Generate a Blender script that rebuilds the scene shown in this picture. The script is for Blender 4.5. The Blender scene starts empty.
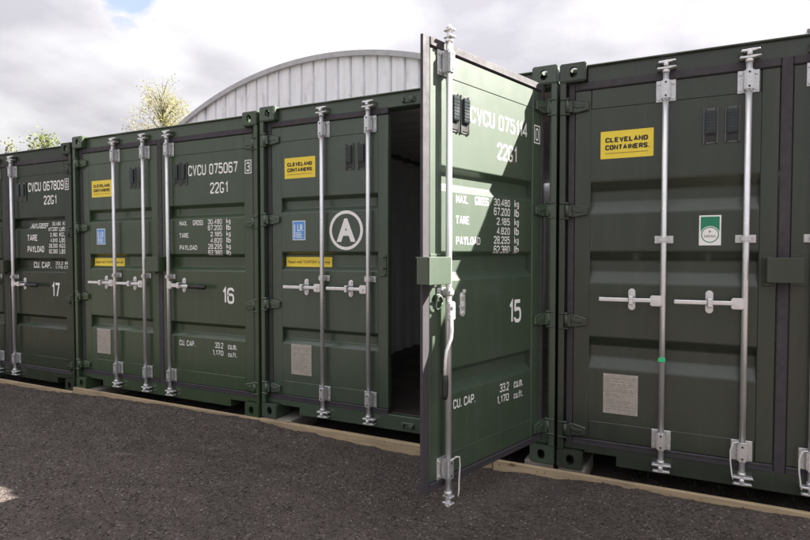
import bpy, bmesh, math, random
import numpy as np
from mathutils import Vector, Matrix

rnd = random.Random(7)
rng = np.random.default_rng(11)
scene = bpy.context.scene
col = scene.collection

# ------------------------------------------------------------------ camera
cam_d = bpy.data.cameras.new("camera")
cam_d.sensor_width = 36.0
cam_d.lens = 24.81
cam_d.clip_start = 0.05
cam_d.clip_end = 2000
cam = bpy.data.objects.new("camera", cam_d)
col.objects.link(cam)
cam.location = (0.7085, -3.6552, 1.3967)
cam.rotation_euler = (math.pi / 2 - 0.0318, 0, 0.4589)
scene.camera = cam

# ------------------------------------------------------------------ sun and sky
SUN = Vector((1.05, 0.645, 1.0)).normalized()
SUN_EL = math.asin(SUN.z)
sun_d = bpy.data.lights.new("sun", 'SUN')
sun_d.energy = 5.0
sun_d.angle = math.radians(0.55)
sun_d.color = (1.0, 0.95, 0.87)
sun_o = bpy.data.objects.new("sun", sun_d)
col.objects.link(sun_o)
sun_o.rotation_euler = SUN.to_track_quat('Z', 'Y').to_euler()

world = bpy.data.worlds.new("World")
scene.world = world
world.use_nodes = True
wt = world.node_tree
wn, wl = wt.nodes, wt.links
for n in list(wn):
    wn.remove(n)


def wnode(t, **kw):
    n = wn.new(t)
    for k, v in kw.items():
        setattr(n, k, v)
    return n


w_out = wnode('ShaderNodeOutputWorld')
w_bg = wnode('ShaderNodeBackground')
w_bg.inputs['Strength'].default_value = 0.05
w_sky = wnode('ShaderNodeTexSky', sky_type='NISHITA', sun_disc=False)
w_sky.sun_elevation = SUN_EL
w_sky.sun_rotation = math.atan2(SUN.x, SUN.y)
w_sky.air_density = 1.0
w_sky.dust_density = 1.2
w_tc = wnode('ShaderNodeTexCoord')
w_sep = wnode('ShaderNodeSeparateXYZ')
wl.new(w_tc.outputs['Generated'], w_sep.inputs[0])


def wmath(op, a, b=None, c=None, clamp=False):
    n = wnode('ShaderNodeMath', operation=op)
    n.use_clamp = clamp
    for i, v in enumerate((a, b, c)):
        if v is None:
            continue
        if isinstance(v, (int, float)):
            n.inputs[i].default_value = v
        else:
            wl.new(v, n.inputs[i])
    return n.outputs[0]


zz = wmath('ADD', wmath('ABSOLUTE', w_sep.outputs[2]), 0.22)
w_comb = wnode('ShaderNodeCombineXYZ')
wl.new(wmath('DIVIDE', w_sep.outputs[0], zz), w_comb.inputs[0])
wl.new(wmath('DIVIDE', w_sep.outputs[1], zz), w_comb.inputs[1])
w_comb.inputs[2].default_value = 3.7
cl1 = wnode('ShaderNodeTexNoise')
cl1.inputs['Scale'].default_value = 1.15
cl1.inputs['Detail'].default_value = 9
cl1.inputs['Roughness'].default_value = 0.52
cl1.inputs['Distortion'].default_value = 0.35
wl.new(w_comb.outputs[0], cl1.inputs['Vector'])
cl2 = wnode('ShaderNodeTexNoise')
cl2.inputs['Scale'].default_value = 1.7
cl2.inputs['Detail'].default_value = 8
cl2.inputs['Roughness'].default_value = 0.5
w_off = wnode('ShaderNodeVectorMath', operation='ADD')
w_off.inputs[1].default_value = (4.3, 1.7, 0)
wl.new(w_comb.outputs[0], w_off.inputs[0])
wl.new(w_off.outputs[0], cl2.inputs['Vector'])
# a nearly closed cloud deck with small blue openings
cover = wnode('ShaderNodeMapRange')
cover.inputs['From Min'].default_value = 0.20
cover.inputs['From Max'].default_value = 0.33
wl.new(cl1.outputs['Fac'], cover.inputs['Value'])
# a blue opening in the upper left of the view
BLUE = Vector((-0.7348, 0.5700, 0.3676)).normalized()
w_dot = wnode('ShaderNodeVectorMath', operation='DOT_PRODUCT')
wl.new(w_tc.outputs['Generated'], w_dot.inputs[0])
w_dot.inputs[1].default_value = BLUE
cl3 = wnode('ShaderNodeTexNoise')
cl3.inputs['Scale'].default_value = 9
cl3.inputs['Detail'].default_value = 6
wl.new(w_comb.outputs[0], cl3.inputs['Vector'])
hole = wmath('ADD', w_dot.outputs['Value'], wmath('MULTIPLY', wmath('SUBTRACT', cl3.outputs['Fac'], 0.5), 0.0036))
hole_r = wnode('ShaderNodeMapRange')
hole_r.inputs['From Min'].default_value = 0.9995
hole_r.inputs['From Max'].default_value = 1.0002
hole_r.inputs['To Min'].default_value = 1.0
hole_r.inputs['To Max'].default_value = 0.35
wl.new(hole, hole_r.inputs['Value'])
cov = wmath('MULTIPLY', cover.outputs[0], hole_r.outputs[0], clamp=True)
# thick cloud is grey-lavender underneath, thin cloud glows white, more so towards the sun
w_sdot = wnode('ShaderNodeVectorMath', operation='DOT_PRODUCT')
wl.new(w_tc.outputs['Generated'], w_sdot.inputs[0])
w_sdot.inputs[1].default_value = SUN
sunward = wmath('MULTIPLY', wmath('ADD', w_sdot.outputs['Value'], 0.2, clamp=True), 0.10)
grey = wnode('ShaderNodeMapRange')
grey.inputs['From Min'].default_value = 0.38
grey.inputs['From Max'].default_value = 0.58
wl.new(wmath('SUBTRACT', cl2.outputs['Fac'], wmath('MULTIPLY', sunward, 0.35)), grey.inputs['Value'])
w_ccol = wnode('ShaderNodeMix', data_type='RGBA')
w_ccol.inputs[6].default_value = (4.9, 4.86, 4.98, 1)
w_ccol.inputs[7].default_value = (3.15, 3.07, 3.36, 1)
wl.new(grey.outputs[0], w_ccol.inputs[0])
w_cl = wnode('ShaderNodeVectorMath', operation='SCALE')
wl.new(w_ccol.outputs[2], w_cl.inputs[0])
# an overcast deck is brightest overhead
wl.new(wmath('MULTIPLY', wmath('ADD', sunward, 0.85), wmath('ADD', wmath('MULTIPLY', w_sep.outputs[2], 0.95, clamp=True), 0.62)), w_cl.inputs['Scale'])
w_mix = wnode('ShaderNodeMix', data_type='RGBA')
wl.new(cov, w_mix.inputs[0])
wl.new(w_sky.outputs[0], w_mix.inputs[6])
wl.new(w_cl.outputs[0], w_mix.inputs[7])
wl.new(w_mix.outputs[2], w_bg.inputs['Color'])
wl.new(w_bg.outputs[0], w_out.inputs[0])

vs = scene.view_settings
vs.view_transform = 'Standard'
vs.look = 'None'
vs.exposure = 2.48
vs.gamma = 1.0
vs.use_curve_mapping = False


# ------------------------------------------------------------------ materials
class NT:
    def __init__(self, name):
        self.m = bpy.data.materials.new(name)
        self.m.use_nodes = True
        self.t = self.m.node_tree
        self.p = self.t.nodes['Principled BSDF']
        self.tc = self.t.nodes.new('ShaderNodeTexCoord')

    def n(self, t, **kw):
        n = self.t.nodes.new(t)
        for k, v in kw.items():
            setattr(n, k, v)
        return n

    def l(self, a, b):
        self.t.links.new(a, b)

    def vec(self, scale=(1, 1, 1), src='Object'):
        m = self.n('ShaderNodeMapping')
        m.inputs['Scale'].default_value = scale
        self.l(self.tc.outputs[src], m.inputs['Vector'])
        return m.outputs[0]

    def noise(self, scale, detail=4, rough=0.55, v=None, dist=0.0):
        n = self.n('ShaderNodeTexNoise')
        n.inputs['Scale'].default_value = scale
        n.inputs['Detail'].default_value = detail
        n.inputs['Roughness'].default_value = rough
        n.inputs['Distortion'].default_value = dist
        self.l(v if v is not None else self.tc.outputs['Object'], n.inputs['Vector'])
        return n.outputs['Fac']

    def rng(self, val, a, b, c=0.0, d=1.0):
        n = self.n('ShaderNodeMapRange')
        n.inputs['From Min'].default_value = a
        n.inputs['From Max'].default_value = b
        n.inputs['To Min'].default_value = c
        n.inputs['To Max'].default_value = d
        self.l(val, n.inputs['Value'])
        return n.outputs[0]

    def mix(self, fac, a, b, mode='MIX'):
        n = self.n('ShaderNodeMix', data_type='RGBA', blend_type=mode)
        if isinstance(fac, (int, float)):
            n.inputs[0].default_value = fac
        else:
            self.l(fac, n.inputs[0])
        for i, v in ((6, a), (7, b)):
            if isinstance(v, tuple):
                n.inputs[i].default_value = (*v[:3], 1)
            else:
                self.l(v, n.inputs[i])
        return n.outputs[2]

    def bump(self, h, strength, dist=0.002, prev=None):
        b = self.n('ShaderNodeBump')
        b.inputs['Strength'].default_value = strength
        b.inputs['Distance'].default_value = dist
        self.l(h, b.inputs['Height'])
        if prev is not None:
            self.l(prev, b.inputs['Normal'])
        return b.outputs[0]

    def done(self, base=None, rough=None, metal=None, normal=None, spec=None):
        for nm, v in (('Base Color', base), ('Roughness', rough), ('Metallic', metal),
                      ('Normal', normal), ('Specular IOR Level', spec)):
            if v is None:
                continue
            if isinstance(v, (int, float)):
                self.p.inputs[nm].default_value = v
            elif isinstance(v, tuple):
                self.p.inputs[nm].default_value = (*v[:3], 1)
            else:
                self.l(v, self.p.inputs[nm])
        return self.m


def paint(name, c, c2, dust, spec=0.66, coat=0.9):
    """satin container paint: slow tone drift, fine orange peel, dust and scuffs"""
    k = NT(name)
    big = k.noise(1.7, 5)
    base = k.mix(k.rng(big, 0.3, 0.7), c, c2)
    streak = k.noise(3.0, 6, 0.65, k.vec((5, 5, 0.55)))
    base = k.mix(k.rng(streak, 0.50, 0.78, 0, 0.34), base, dust)
    spots = k.noise(46, 3, 0.6)
    base = k.mix(k.rng(spots, 0.66, 0.74, 0, 0.30), base, dust)
    scr = k.noise(20, 5, 0.7, k.vec((1, 1, 7)))
    base = k.mix(k.rng(scr, 0.67, 0.75, 0, 0.40), base, (0.16, 0.17, 0.15))
    ro = k.rng(k.noise(7, 5), 0.3, 0.7, 0.62, 0.72)
    k.p.inputs['Coat Weight'].default_value = coat
    k.l(k.rng(k.noise(5, 5), 0.3, 0.7, 0.15, 0.26), k.p.inputs['Coat Roughness'])
    wave = k.bump(k.noise(2.6, 2), 0.25, 0.012)
    nb = k.bump(k.noise(260, 2), 0.10, 0.0006, wave)
    return k.done(base, ro, 0.0, nb, spec)


def simple(name, c, c2=None, rough=0.5, metal=0.0, scale=30, bump=0.1, spec=0.5, rr=0.12):
    k = NT(name)
    f = k.noise(scale, 5, 0.6)
    base = k.mix(k.rng(f, 0.3, 0.7), c, c2 or tuple(x * 0.75 for x in c))
    ro = k.rng(k.noise(scale * 0.5, 4), 0.3, 0.7, max(0.05, rough - rr), min(1, rough + rr))
    nb = k.bump(k.noise(scale * 5, 3), bump, 0.001)
    return k.done(base, ro, metal, nb, spec)


PAINTS = {
    14: paint('paint_olive_grey', (0.0235, 0.033, 0.0205), (0.0195, 0.028, 0.017), (0.06, 0.066, 0.05), 0.33, 0.9),
    15: paint('paint_green', (0.0235, 0.050, 0.023), (0.019, 0.043, 0.019), (0.07, 0.088, 0.065), 0.80, 0.80),
    16: paint('paint_moss', (0.028, 0.054, 0.020), (0.023, 0.047, 0.016), (0.07, 0.085, 0.06), 0.45, 0.9),
    17: paint('paint_dull_green', (0.018, 0.029, 0.013), (0.015, 0.025, 0.011), (0.05, 0.056, 0.04), 0.25, 0.5),
}
M_ZINC = simple('galvanised_steel', (0.78, 0.78, 0.78), (0.70, 0.70, 0.71), 0.36, 0.65, 12, 0.02)
M_ZINC2 = simple('cast_zinc', (0.72, 0.72, 0.73), (0.52, 0.53, 0.54), 0.36, 0.75, 90, 0.25)
M_GASKET = simple('rubber_gasket', (0.047, 0.042, 0.049), (0.036, 0.032, 0.038), 0.68, 0, 25, 0.15, 0.5)
M_BLACK = simple('black_plastic', (0.018, 0.018, 0.018), (0.012, 0.012, 0.012), 0.45, 0, 40, 0.1)
M_VENT = simple('vent_plastic', (0.105, 0.112, 0.105), (0.09, 0.096, 0.09), 0.4, 0, 40, 0.1)
M_VENTHOOD = simple('vent_hood', (0.024, 0.032, 0.034), (0.020, 0.027, 0.029), 0.30, 0, 40, 0.05)
M_WHITE = simple('white_vinyl', (0.90, 0.90, 0.88), (0.84, 0.84, 0.82), 0.45, 0, 18, 0.05)
M_YELLOW = simple('yellow_vinyl', (0.86, 0.66, 0.055), (0.82, 0.62, 0.05), 0.42, 0, 14, 0.04)
M_INK = simple('black_ink', (0.03, 0.025, 0.02), (0.02, 0.018, 0.016), 0.5, 0, 30, 0.0)
M_PALEINK = simple('pale_ink', (0.40, 0.27, 0.03), (0.36, 0.24, 0.03), 0.5, 0, 30, 0.0)
M_GREYINK = simple('grey_ink', (0.24, 0.21, 0.19), (0.30, 0.26, 0.24), 0.5, 0, 60, 0.0)
M_BLUE = simple('blue_vinyl', (0.10, 0.30, 0.68), (0.12, 0.34, 0.72), 0.42, 0, 14, 0.04)
M_GREENV = simple('green_vinyl', (0.012, 0.22, 0.12), (0.012, 0.20, 0.11), 0.42, 0, 14, 0.04)
M_TAPE = simple('green_tape', (0.03, 0.62, 0.25), (0.03, 0.55, 0.22), 0.5, 0, 50, 0.1)
M_PLATE = simple('etched_plate', (0.46, 0.42, 0.37), (0.36, 0.33, 0.29), 0.5, 0.2, 35, 0.1)
M_CONC = simple('concrete', (0.30, 0.28, 0.24), (0.17, 0.16, 0.14), 0.9, 0, 14, 0.6)
M_FLOORPLY = simple('floor_plywood', (0.035, 0.028, 0.024), (0.025, 0.02, 0.018), 0.6, 0, 8, 0.2)
M_CORD = simple('white_cable_tie', (0.72, 0.72, 0.70), (0.65, 0.65, 0.62), 0.5, 0, 40, 0.05)
M_INSIDE = simple('inner_paint', (0.58, 0.585, 0.59), (0.50, 0.505, 0.51), 0.5, 0, 4, 0.1)


def mat_wood():
    k = NT('sawn_timber')
    g = k.noise(9, 6, 0.6, k.vec((0.35, 6, 6)), 0.4)
    base = k.mix(k.rng(g, 0.3, 0.7), (0.46, 0.36, 0.23), (0.32, 0.25, 0.155))
    dirt = k.noise(3.2, 5, 0.6)
    base = k.mix(k.rng(dirt, 0.52, 0.75, 0, 0.5), base, (0.20, 0.16, 0.12))
    kv = k.n('ShaderNodeTexVoronoi')
    kv.inputs['Scale'].default_value = 3.2
    k.l(k.vec((1.0, 2.5, 2.2)), kv.inputs['Vector'])
    base = k.mix(k.rng(kv.outputs['Distance'], 0.05, 0.10, 0.85, 0.0), base, (0.13, 0.075, 0.04))
    base = k.mix(k.rng(k.noise(30, 3), 0.62, 0.72, 0, 0.6), base, (0.12, 0.09, 0.065))
    return k.done(base, 0.85, 0, k.bump(g, 0.5, 0.004), 0.2)


def mat_ground():
    k = NT('asphalt_planings')
    v = k.n('ShaderNodeTexVoronoi')
    v.inputs['Scale'].default_value = 105
    k.l(k.tc.outputs['Object'], v.inputs['Vector'])
    v2 = k.n('ShaderNodeTexVoronoi')
    v2.inputs['Scale'].default_value = 48
    k.l(k.tc.outputs['Object'], v2.inputs['Vector'])
    cs = k.n('ShaderNodeSeparateColor')
    k.l(v.outputs['Color'], cs.inputs[0])
    base = k.mix(cs.outputs[0], (0.043, 0.035, 0.032), (0.138, 0.114, 0.104))
    pale = k.rng(cs.outputs[1], 0.965, 0.98, 0, 0.8)
    base = k.mix(pale, base, (0.36, 0.33, 0.30))
    big = k.noise(1.3, 6, 0.6)
    base = k.mix(k.rng(big, 0.35, 0.7, 0, 0.5), base, (0.100, 0.080, 0.070))
    dk = k.noise(2.1, 7, 0.7, k.vec((0.7, 1.6, 1)), 0.6)
    base = k.mix(k.rng(dk, 0.48, 0.70, 0, 0.50), base, (0.042, 0.034, 0.030))
    dust = k.noise(0.8, 6, 0.65)
    base = k.mix(k.rng(dust, 0.56, 0.74, 0, 0.25), base, (0.15, 0.14, 0.14))
    mid = k.noise(9, 5, 0.65)
    base = k.mix(k.rng(mid, 0.35, 0.62, 0.35, 0.0), base, (0.045, 0.038, 0.036))
    b1 = k.bump(v2.outputs['Distance'], 0.6, 0.012)
    b2 = k.bump(v.outputs['Distance'], 0.8, 0.006, b1)
    b3 = k.bump(k.noise(240, 3), 0.4, 0.002, b2)
    return k.done(base, 0.88, 0, b3, 0.25)


def mat_attr(name, attr, rough=0.9, spec=0.2, transl=0.0):
    k = NT(name)
    a = k.n('ShaderNodeAttribute')
    a.attribute_name = attr
    f = k.noise(60, 3)
    base = k.mix(k.rng(f, 0.3, 0.7, 0, 0.25), a.outputs['Color'], (0.03, 0.028, 0.02))
    k.done(base, rough, 0, None, spec)
    if transl:
        tb = k.n('ShaderNodeBsdfTranslucent')
        k.l(a.outputs['Color'], tb.inputs['Color'])
        ms = k.n('ShaderNodeMixShader')
        ms.inputs[0].default_value = transl
        k.l(k.p.outputs[0], ms.inputs[1])
        k.l(tb.outputs[0], ms.inputs[2])
        k.l(ms.outputs[0], k.t.nodes['Material Output'].inputs[0])
    return k.m


def mat_shed():
    k = NT('weathered_white_sheet')
    st = k.noise(3.2, 6, 0.65, k.vec((2.2, 2.2, 0.35)))
    base = k.mix(k.rng(st, 0.42, 0.72), (0.90, 0.91, 0.95), (0.75, 0.76, 0.80))
    sp = k.noise(1.6, 6, 0.7, k.vec((1.6, 1, 0.8)))
    base = k.mix(k.rng(sp, 0.58, 0.74, 0, 0.75), base, (0.26, 0.25, 0.26))
    return k.done(base, 0.7, 0, k.bump(k.noise(40, 4), 0.15, 0.004), 0.3)


M_WOOD = mat_wood()
M_GROUND = mat_ground()
M_STONE = mat_attr('loose_chippings', 'tone')
M_LEAF = mat_attr('leaf', 'tone', 0.6, 0.3, 0.35)
M_BARK = simple('bark', (0.20, 0.18, 0.15), (0.10, 0.09, 0.075), 0.9, 0, 12, 0.5)
M_SHED = mat_shed()
M_SHEDTRIM = simple('shed_trim', (0.50, 0.50, 0.52), (0.40, 0.40, 0.42), 0.6, 0.1, 5, 0.1)
M_CABIN = simple('cabin_grey', (0.22, 0.21, 0.23), (0.18, 0.18, 0.19), 0.6, 0.0, 5, 0.1)
M_GRASS = simple('weed', (0.06, 0.12, 0.03), (0.04, 0.09, 0.02), 0.6, 0, 20, 0.0)


# ------------------------------------------------------------------ mesh helper
class B:
    def __init__(self):
        self.bm = bmesh.new()

    def _new(self, verts, mi, smooth=False):
        fs = set()
        for v in verts:
            fs.update(v.link_faces)
        for f in fs:
            f.material_index = mi
            f.smooth = smooth
        return fs

    def box(self, x0, x1, y0, y1, z0, z1, bev=0.0, mi=0, seg=1, rot=None):
        """rot = (pivot, Matrix3)"""
        r = bmesh.ops.create_cube(self.bm, size=1.0)
        vs_ = r['verts']
        for v in vs_:
            v.co = Vector((x0 + (v.co.x + .5) * (x1 - x0), y0 + (v.co.y + .5) * (y1 - y0), z0 + (v.co.z + .5) * (z1 - z0)))
        if bev > 0:
            es = set()
            for v in vs_:
                es.update(v.link_edges)
            fs0 = set(self.bm.faces) - self._new(vs_, mi)
            rr = bmesh.ops.bevel(self.bm, geom=list(es), offset=bev, segments=seg, affect='EDGES', clamp_overlap=True)
            vs_ = [v for v in self.bm.verts if any(f not in fs0 for f in v.link_faces)]
        self._new(vs_, mi)
        if rot:
            for v in vs_:
                v.co = rot[0] + rot[1] @ (v.co - rot[0])
        return vs_

    def cyl(self, p0, p1, r0, r1=None, n=14, mi=0, caps=True):
        p0, p1 = Vector(p0), Vector(p1)
        r1 = r0 if r1 is None else r1
        d = (p1 - p0).normalized()
        q = d.to_track_quat('Z', 'Y').to_matrix()
        a, b = [], []
        for i in range(n):
            t = 2 * math.pi * i / n
            o = q @ Vector((math.cos(t), math.sin(t), 0))
            a.append(self.bm.verts.new(p0 + o * r0))
            b.append(self.bm.verts.new(p1 + o * r1))
        for i in range(n):
            j = (i + 1) % n
            f = self.bm.faces.new((a[i], a[j], b[j], b[i]))
            f.smooth = True
            f.material_index = mi
        if caps:
            f = self.bm.faces.new(list(reversed(a))); f.material_index = mi
            f = self.bm.faces.new(b); f.material_index = mi

    def tube(self, pts, r, n=8, mi=0):
        pts = [Vector(p) for p in pts]
        rs = r if isinstance(r, (list, tuple)) else [r] * len(pts)
        prev = None
        rings = []
        for i, p in enumerate(pts):
            d = (pts[min(i + 1, len(pts) - 1)] - pts[max(i - 1, 0)]).normalized()
            up = Vector((0, 0, 1)) if abs(d.z) < 0.9 else Vector((0, 1, 0))
            if prev is not None:
                up = prev
            s = d.cross(up).normalized()
            u = s.cross(d).normalized()
            prev = u
            rings.append([self.bm.verts.new(p + (s * math.cos(2 * math.pi * k / n) + u * math.sin(2 * math.pi * k / n)) * rs[i]) for k in range(n)])
        for a, b in zip(rings[:-1], rings[1:]):
            for k in range(n):
                j = (k + 1) % n
                f = self.bm.faces.new((a[k], a[j], b[j], b[k]))
                f.smooth = True
                f.material_index = mi
        for ring, rev in ((rings[0], True), (rings[-1], False)):
            f = self.bm.faces.new(list(reversed(ring)) if rev else ring)
            f.material_index = mi

    def poly_xz(self, pts, y0, y1, mi=0, bev=0.0):
        """prism from an outline in x,z, between depths y0 (front) and y1"""
        a = [self.bm.verts.new((x, y0, z)) for x, z in pts]
        b = [self.bm.verts.new((x, y1, z)) for x, z in pts]
        n = len(pts)
        fs = [self.bm.faces.new(a), self.bm.faces.new(list(reversed(b)))]
        for i in range(n):
            j = (i + 1) % n
            fs.append(self.bm.faces.new((a[j], a[i], b[i], b[j])))
        bmesh.ops.recalc_face_normals(self.bm, faces=fs)
        for f in fs:
            f.material_index = mi
        if bev:
            es = set(fs[0].edges)
            bmesh.ops.bevel(self.bm, geom=list(es), offset=bev, segments=1, affect='EDGES')

    def strip(self, prof, x0, x1, thick_dir, t, mi=0):
        """sheet: profile of (y,z) points swept in x, with thickness"""
        f1 = [[self.bm.verts.new((x, y, z)) for (y, z) in prof] for x in (x0, x1)]
        f2 = [[self.bm.verts.new((x, y + thick_dir[0] * t, z + thick_dir[1] * t)) for (y, z) in prof] for x in (x0, x1)]
        fs = []
        for i in range(len(prof) - 1):
            fs.append(self.bm.faces.new((f1[0][i], f1[1][i], f1[1][i + 1], f1[0][i + 1])))
            fs.append(self.bm.faces.new((f2[0][i + 1], f2[1][i + 1], f2[1][i], f2[0][i])))
        for k in (0, 1):
            for i in range(len(prof) - 1):
                fs.append(self.bm.faces.new((f1[k][i], f1[k][i + 1], f2[k][i + 1], f2[k][i])))
        bmesh.ops.recalc_face_normals(self.bm, faces=fs)
        for f in fs:
            f.material_index = mi

    def mesh(self, name, mats, origin=(0, 0, 0)):
        me = bpy.data.meshes.new(name)
        o = Vector(origin)
        if o.length > 0:
            bmesh.ops.translate(self.bm, verts=self.bm.verts, vec=-o)
        self.bm.to_mesh(me)
        self.bm.free()
        for m in mats:
            me.materials.append(m)
        return me


def link(name, me, parent=None, loc=(0, 0, 0)):
    o = bpy.data.objects.new(name, me)
    col.objects.link(o)
    o.location = loc
    if parent is not None:
        o.parent = parent
    return o


def tag(o, label=None, cat=None, group=None, kind=None):
    for k, v in (('label', label), ('category', cat), ('group', group), ('kind', kind)):
        if v:
            o[k] = v
    return o


def numpy_mesh(name, verts, faces, mat, tone=None):
    """faces: (n,k) int array"""
    me = bpy.data.meshes.new(name)
    nv, nf, k = len(verts), len(faces), faces.shape[1]
    me.vertices.add(nv)
    me.vertices.foreach_set('co', np.ascontiguousarray(verts, dtype=np.float32).ravel())
    me.loops.add(nf * k)
    me.loops.foreach_set('vertex_index', np.ascontiguousarray(faces, dtype=np.int32).ravel())
    me.polygons.add(nf)
    me.polygons.foreach_set('loop_start', np.arange(0, nf * k, k, dtype=np.int32))
    me.polygons.foreach_set('loop_total', np.full(nf, k, dtype=np.int32))
    me.update(calc_edges=True)
    me.validate()
    if tone is not None:
        a = me.color_attributes.new('tone', 'FLOAT_COLOR', 'POINT')
        c = np.ones((nv, 4), dtype=np.float32)
        c[:, :3] = tone
        a.data.foreach_set('color', c.ravel())
    me.materials.append(mat)
    return me


# ------------------------------------------------------------------ ground
def vnoise(x, y, s, seed):
    r = np.random.default_rng(seed)
    tab = r.random((256, 256))
    X, Y = x * s, y * s
    xi, yi = np.floor(X).astype(int), np.floor(Y).astype(int)
    fx, fy = X - xi, Y - yi
    fx, fy = fx * fx * (3 - 2 * fx), fy * fy * (3 - 2 * fy)
    g = lambda a, b: tab[a % 256, b % 256]
    return (g(xi, yi) * (1 - fx) * (1 - fy) + g(xi + 1, yi) * fx * (1 - fy) + g(xi, yi + 1) * (1 - fx) * fy + g(xi + 1, yi + 1) * fx * fy) - 0.5


def ground_z(x, y):
    x, y = np.asarray(x, float), np.asarray(y, float)
    base = -0.075 - 0.05 * np.clip((-4.6 - x) / 1.2, 0, 1) + 0.0 * x
    near = np.clip(1 - np.abs(y + 0.4) / 6, 0, 1) * (np.abs(x + 2.5) < 9)
    z = base + near * (0.030 * vnoise(x, y, 0.9, 1) + 0.016 * vnoise(x, y, 3.1, 2) + 0.010 * vnoise(x, y, 9, 3)
                       + 0.009 * vnoise(x, y, 24, 4) + 0.006 * vnoise(x, y, 55, 5))
    lip = np.interp(x, [-8, -5, -4.5, -3.9, -2.9, -2.45, -2.1, -1.6, -1.1, -.6, -.25, .3, .83, 2.5],
                    [-.105, -.085, -.040, -.034, -.028, -.018, -.046, -.064, -.086, -.083, -.052, -.036, -.036, -.036])
    lip = lip + .020 * vnoise(x, y * 0 + 3.3, 3.1, 6) + .012 * vnoise(x, y * 0 + 1.3, 9.5, 7) + .010 * vnoise(x, y, 26, 4)
    wgt = np.clip((y + .34) / .28, 0, 1) * (np.abs(x + 2.5) < 9)
    wgt = wgt * wgt * (3 - 2 * wgt)
    z = z * (1 - wgt) + lip * wgt
    under = np.where(y > -0.012, -0.06, 0.0) * (np.abs(x + 2.5) < 9)
    return z + under


xs = np.concatenate([[-600, -200, -80, -40, -20, -13, -10], np.arange(-8.6, 2.6, 0.022), [4, 6, 9, 14, 25, 60, 200, 600]])
ys = np.concatenate([[-600, -200, -80, -40, -20, -10, -6, -4.5], np.arange(-3.4, 0.3, 0.022), [0.6, 1, 2, 4, 7, 12, 20, 40, 100, 300, 900]])
GX, GY = np.meshgrid(xs, ys, indexing='ij')
GZ = ground_z(GX, GY)
gv = np.stack([GX, GY, GZ], -1).reshape(-1, 3)
ii, jj = np.meshgrid(np.arange(len(xs) - 1), np.arange(len(ys) - 1), indexing='ij')
a0 = (ii * len(ys) + jj).ravel()
gf = np.stack([a0, a0 + len(ys), a0 + len(ys) + 1, a0 + 1], -1)
ground = tag(link('ground', numpy_mesh('ground', gv, gf, M_GROUND)), 'dark brown yard of rolled asphalt planings', None, None, 'structure')
ground.data.polygons.foreach_set('use_smooth', np.ones(len(ground.data.polygons), dtype=bool))

# loose chippings lying on it
NS = 52000
px = rng.uniform(-7.6, 2.0, NS)
py = rng.uniform(-2.6, -0.034, NS)
keep = (py > -0.42 - 0.62 * (1.4 - px)) & (py > -2.6)
px, py = px[keep], py[keep]
NS = len(px)
sz = 0.0022 + 0.0050 * rng.random(NS) ** 2.5
pz = ground_z(px, py) + sz * 0.45
octv = np.array([(1, 0, 0), (-1, 0, 0), (0, 1, 0), (0, -1, 0), (0, 0, .8), (0, 0, -.8)], float)
octf = np.array([(0, 2, 4), (2, 1, 4), (1, 3, 4), (3, 0, 4), (2, 0, 5), (1, 2, 5), (3, 1, 5), (0, 3, 5)])
ang = rng.uniform(0, 6.28, NS)
jit = octv[None] * (1 + rng.uniform(-.35, .35, (NS, 6, 3))) + rng.uniform(-.3, .3, (NS, 6, 3))
c, s = np.cos(ang)[:, None], np.sin(ang)[:, None]
vx = jit[..., 0] * c - jit[..., 1] * s
vy = jit[..., 0] * s + jit[..., 1] * c
sv = np.stack([vx * sz[:, None] * 1.15 + px[:, None], vy * sz[:, None] + py[:, None], jit[..., 2] * sz[:, None] * .8 + pz[:, None]], -1).reshape(-1, 3)
sf = (octf[None] + 6 * np.arange(NS)[:, None, None]).reshape(-1, 3)
t = rng.random(NS)
tone = np.where(t[:, None] < .90, np.array([.088, .073, .066])[None] * rng.uniform(.6, 1.6, (NS, 1)),
                np.where(t[:, None] < .985, np.array([.20, .18, .165])[None] * rng.uniform(.8, 1.3, (NS, 1)), np.array([.42, .40, .37])[None]))
stones = tag(link('gravel', numpy_mesh('gravel', sv, sf, M_STONE, np.repeat(tone, 6, 0))), 'loose dark chippings scattered over the yard', 'gravel', None, 'stuff')


# ------------------------------------------------------------------ containers
W, H, L = 2.438, 2.591, 6.058
DF = 0.050            # depth of the door faces behind the castings


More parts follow.
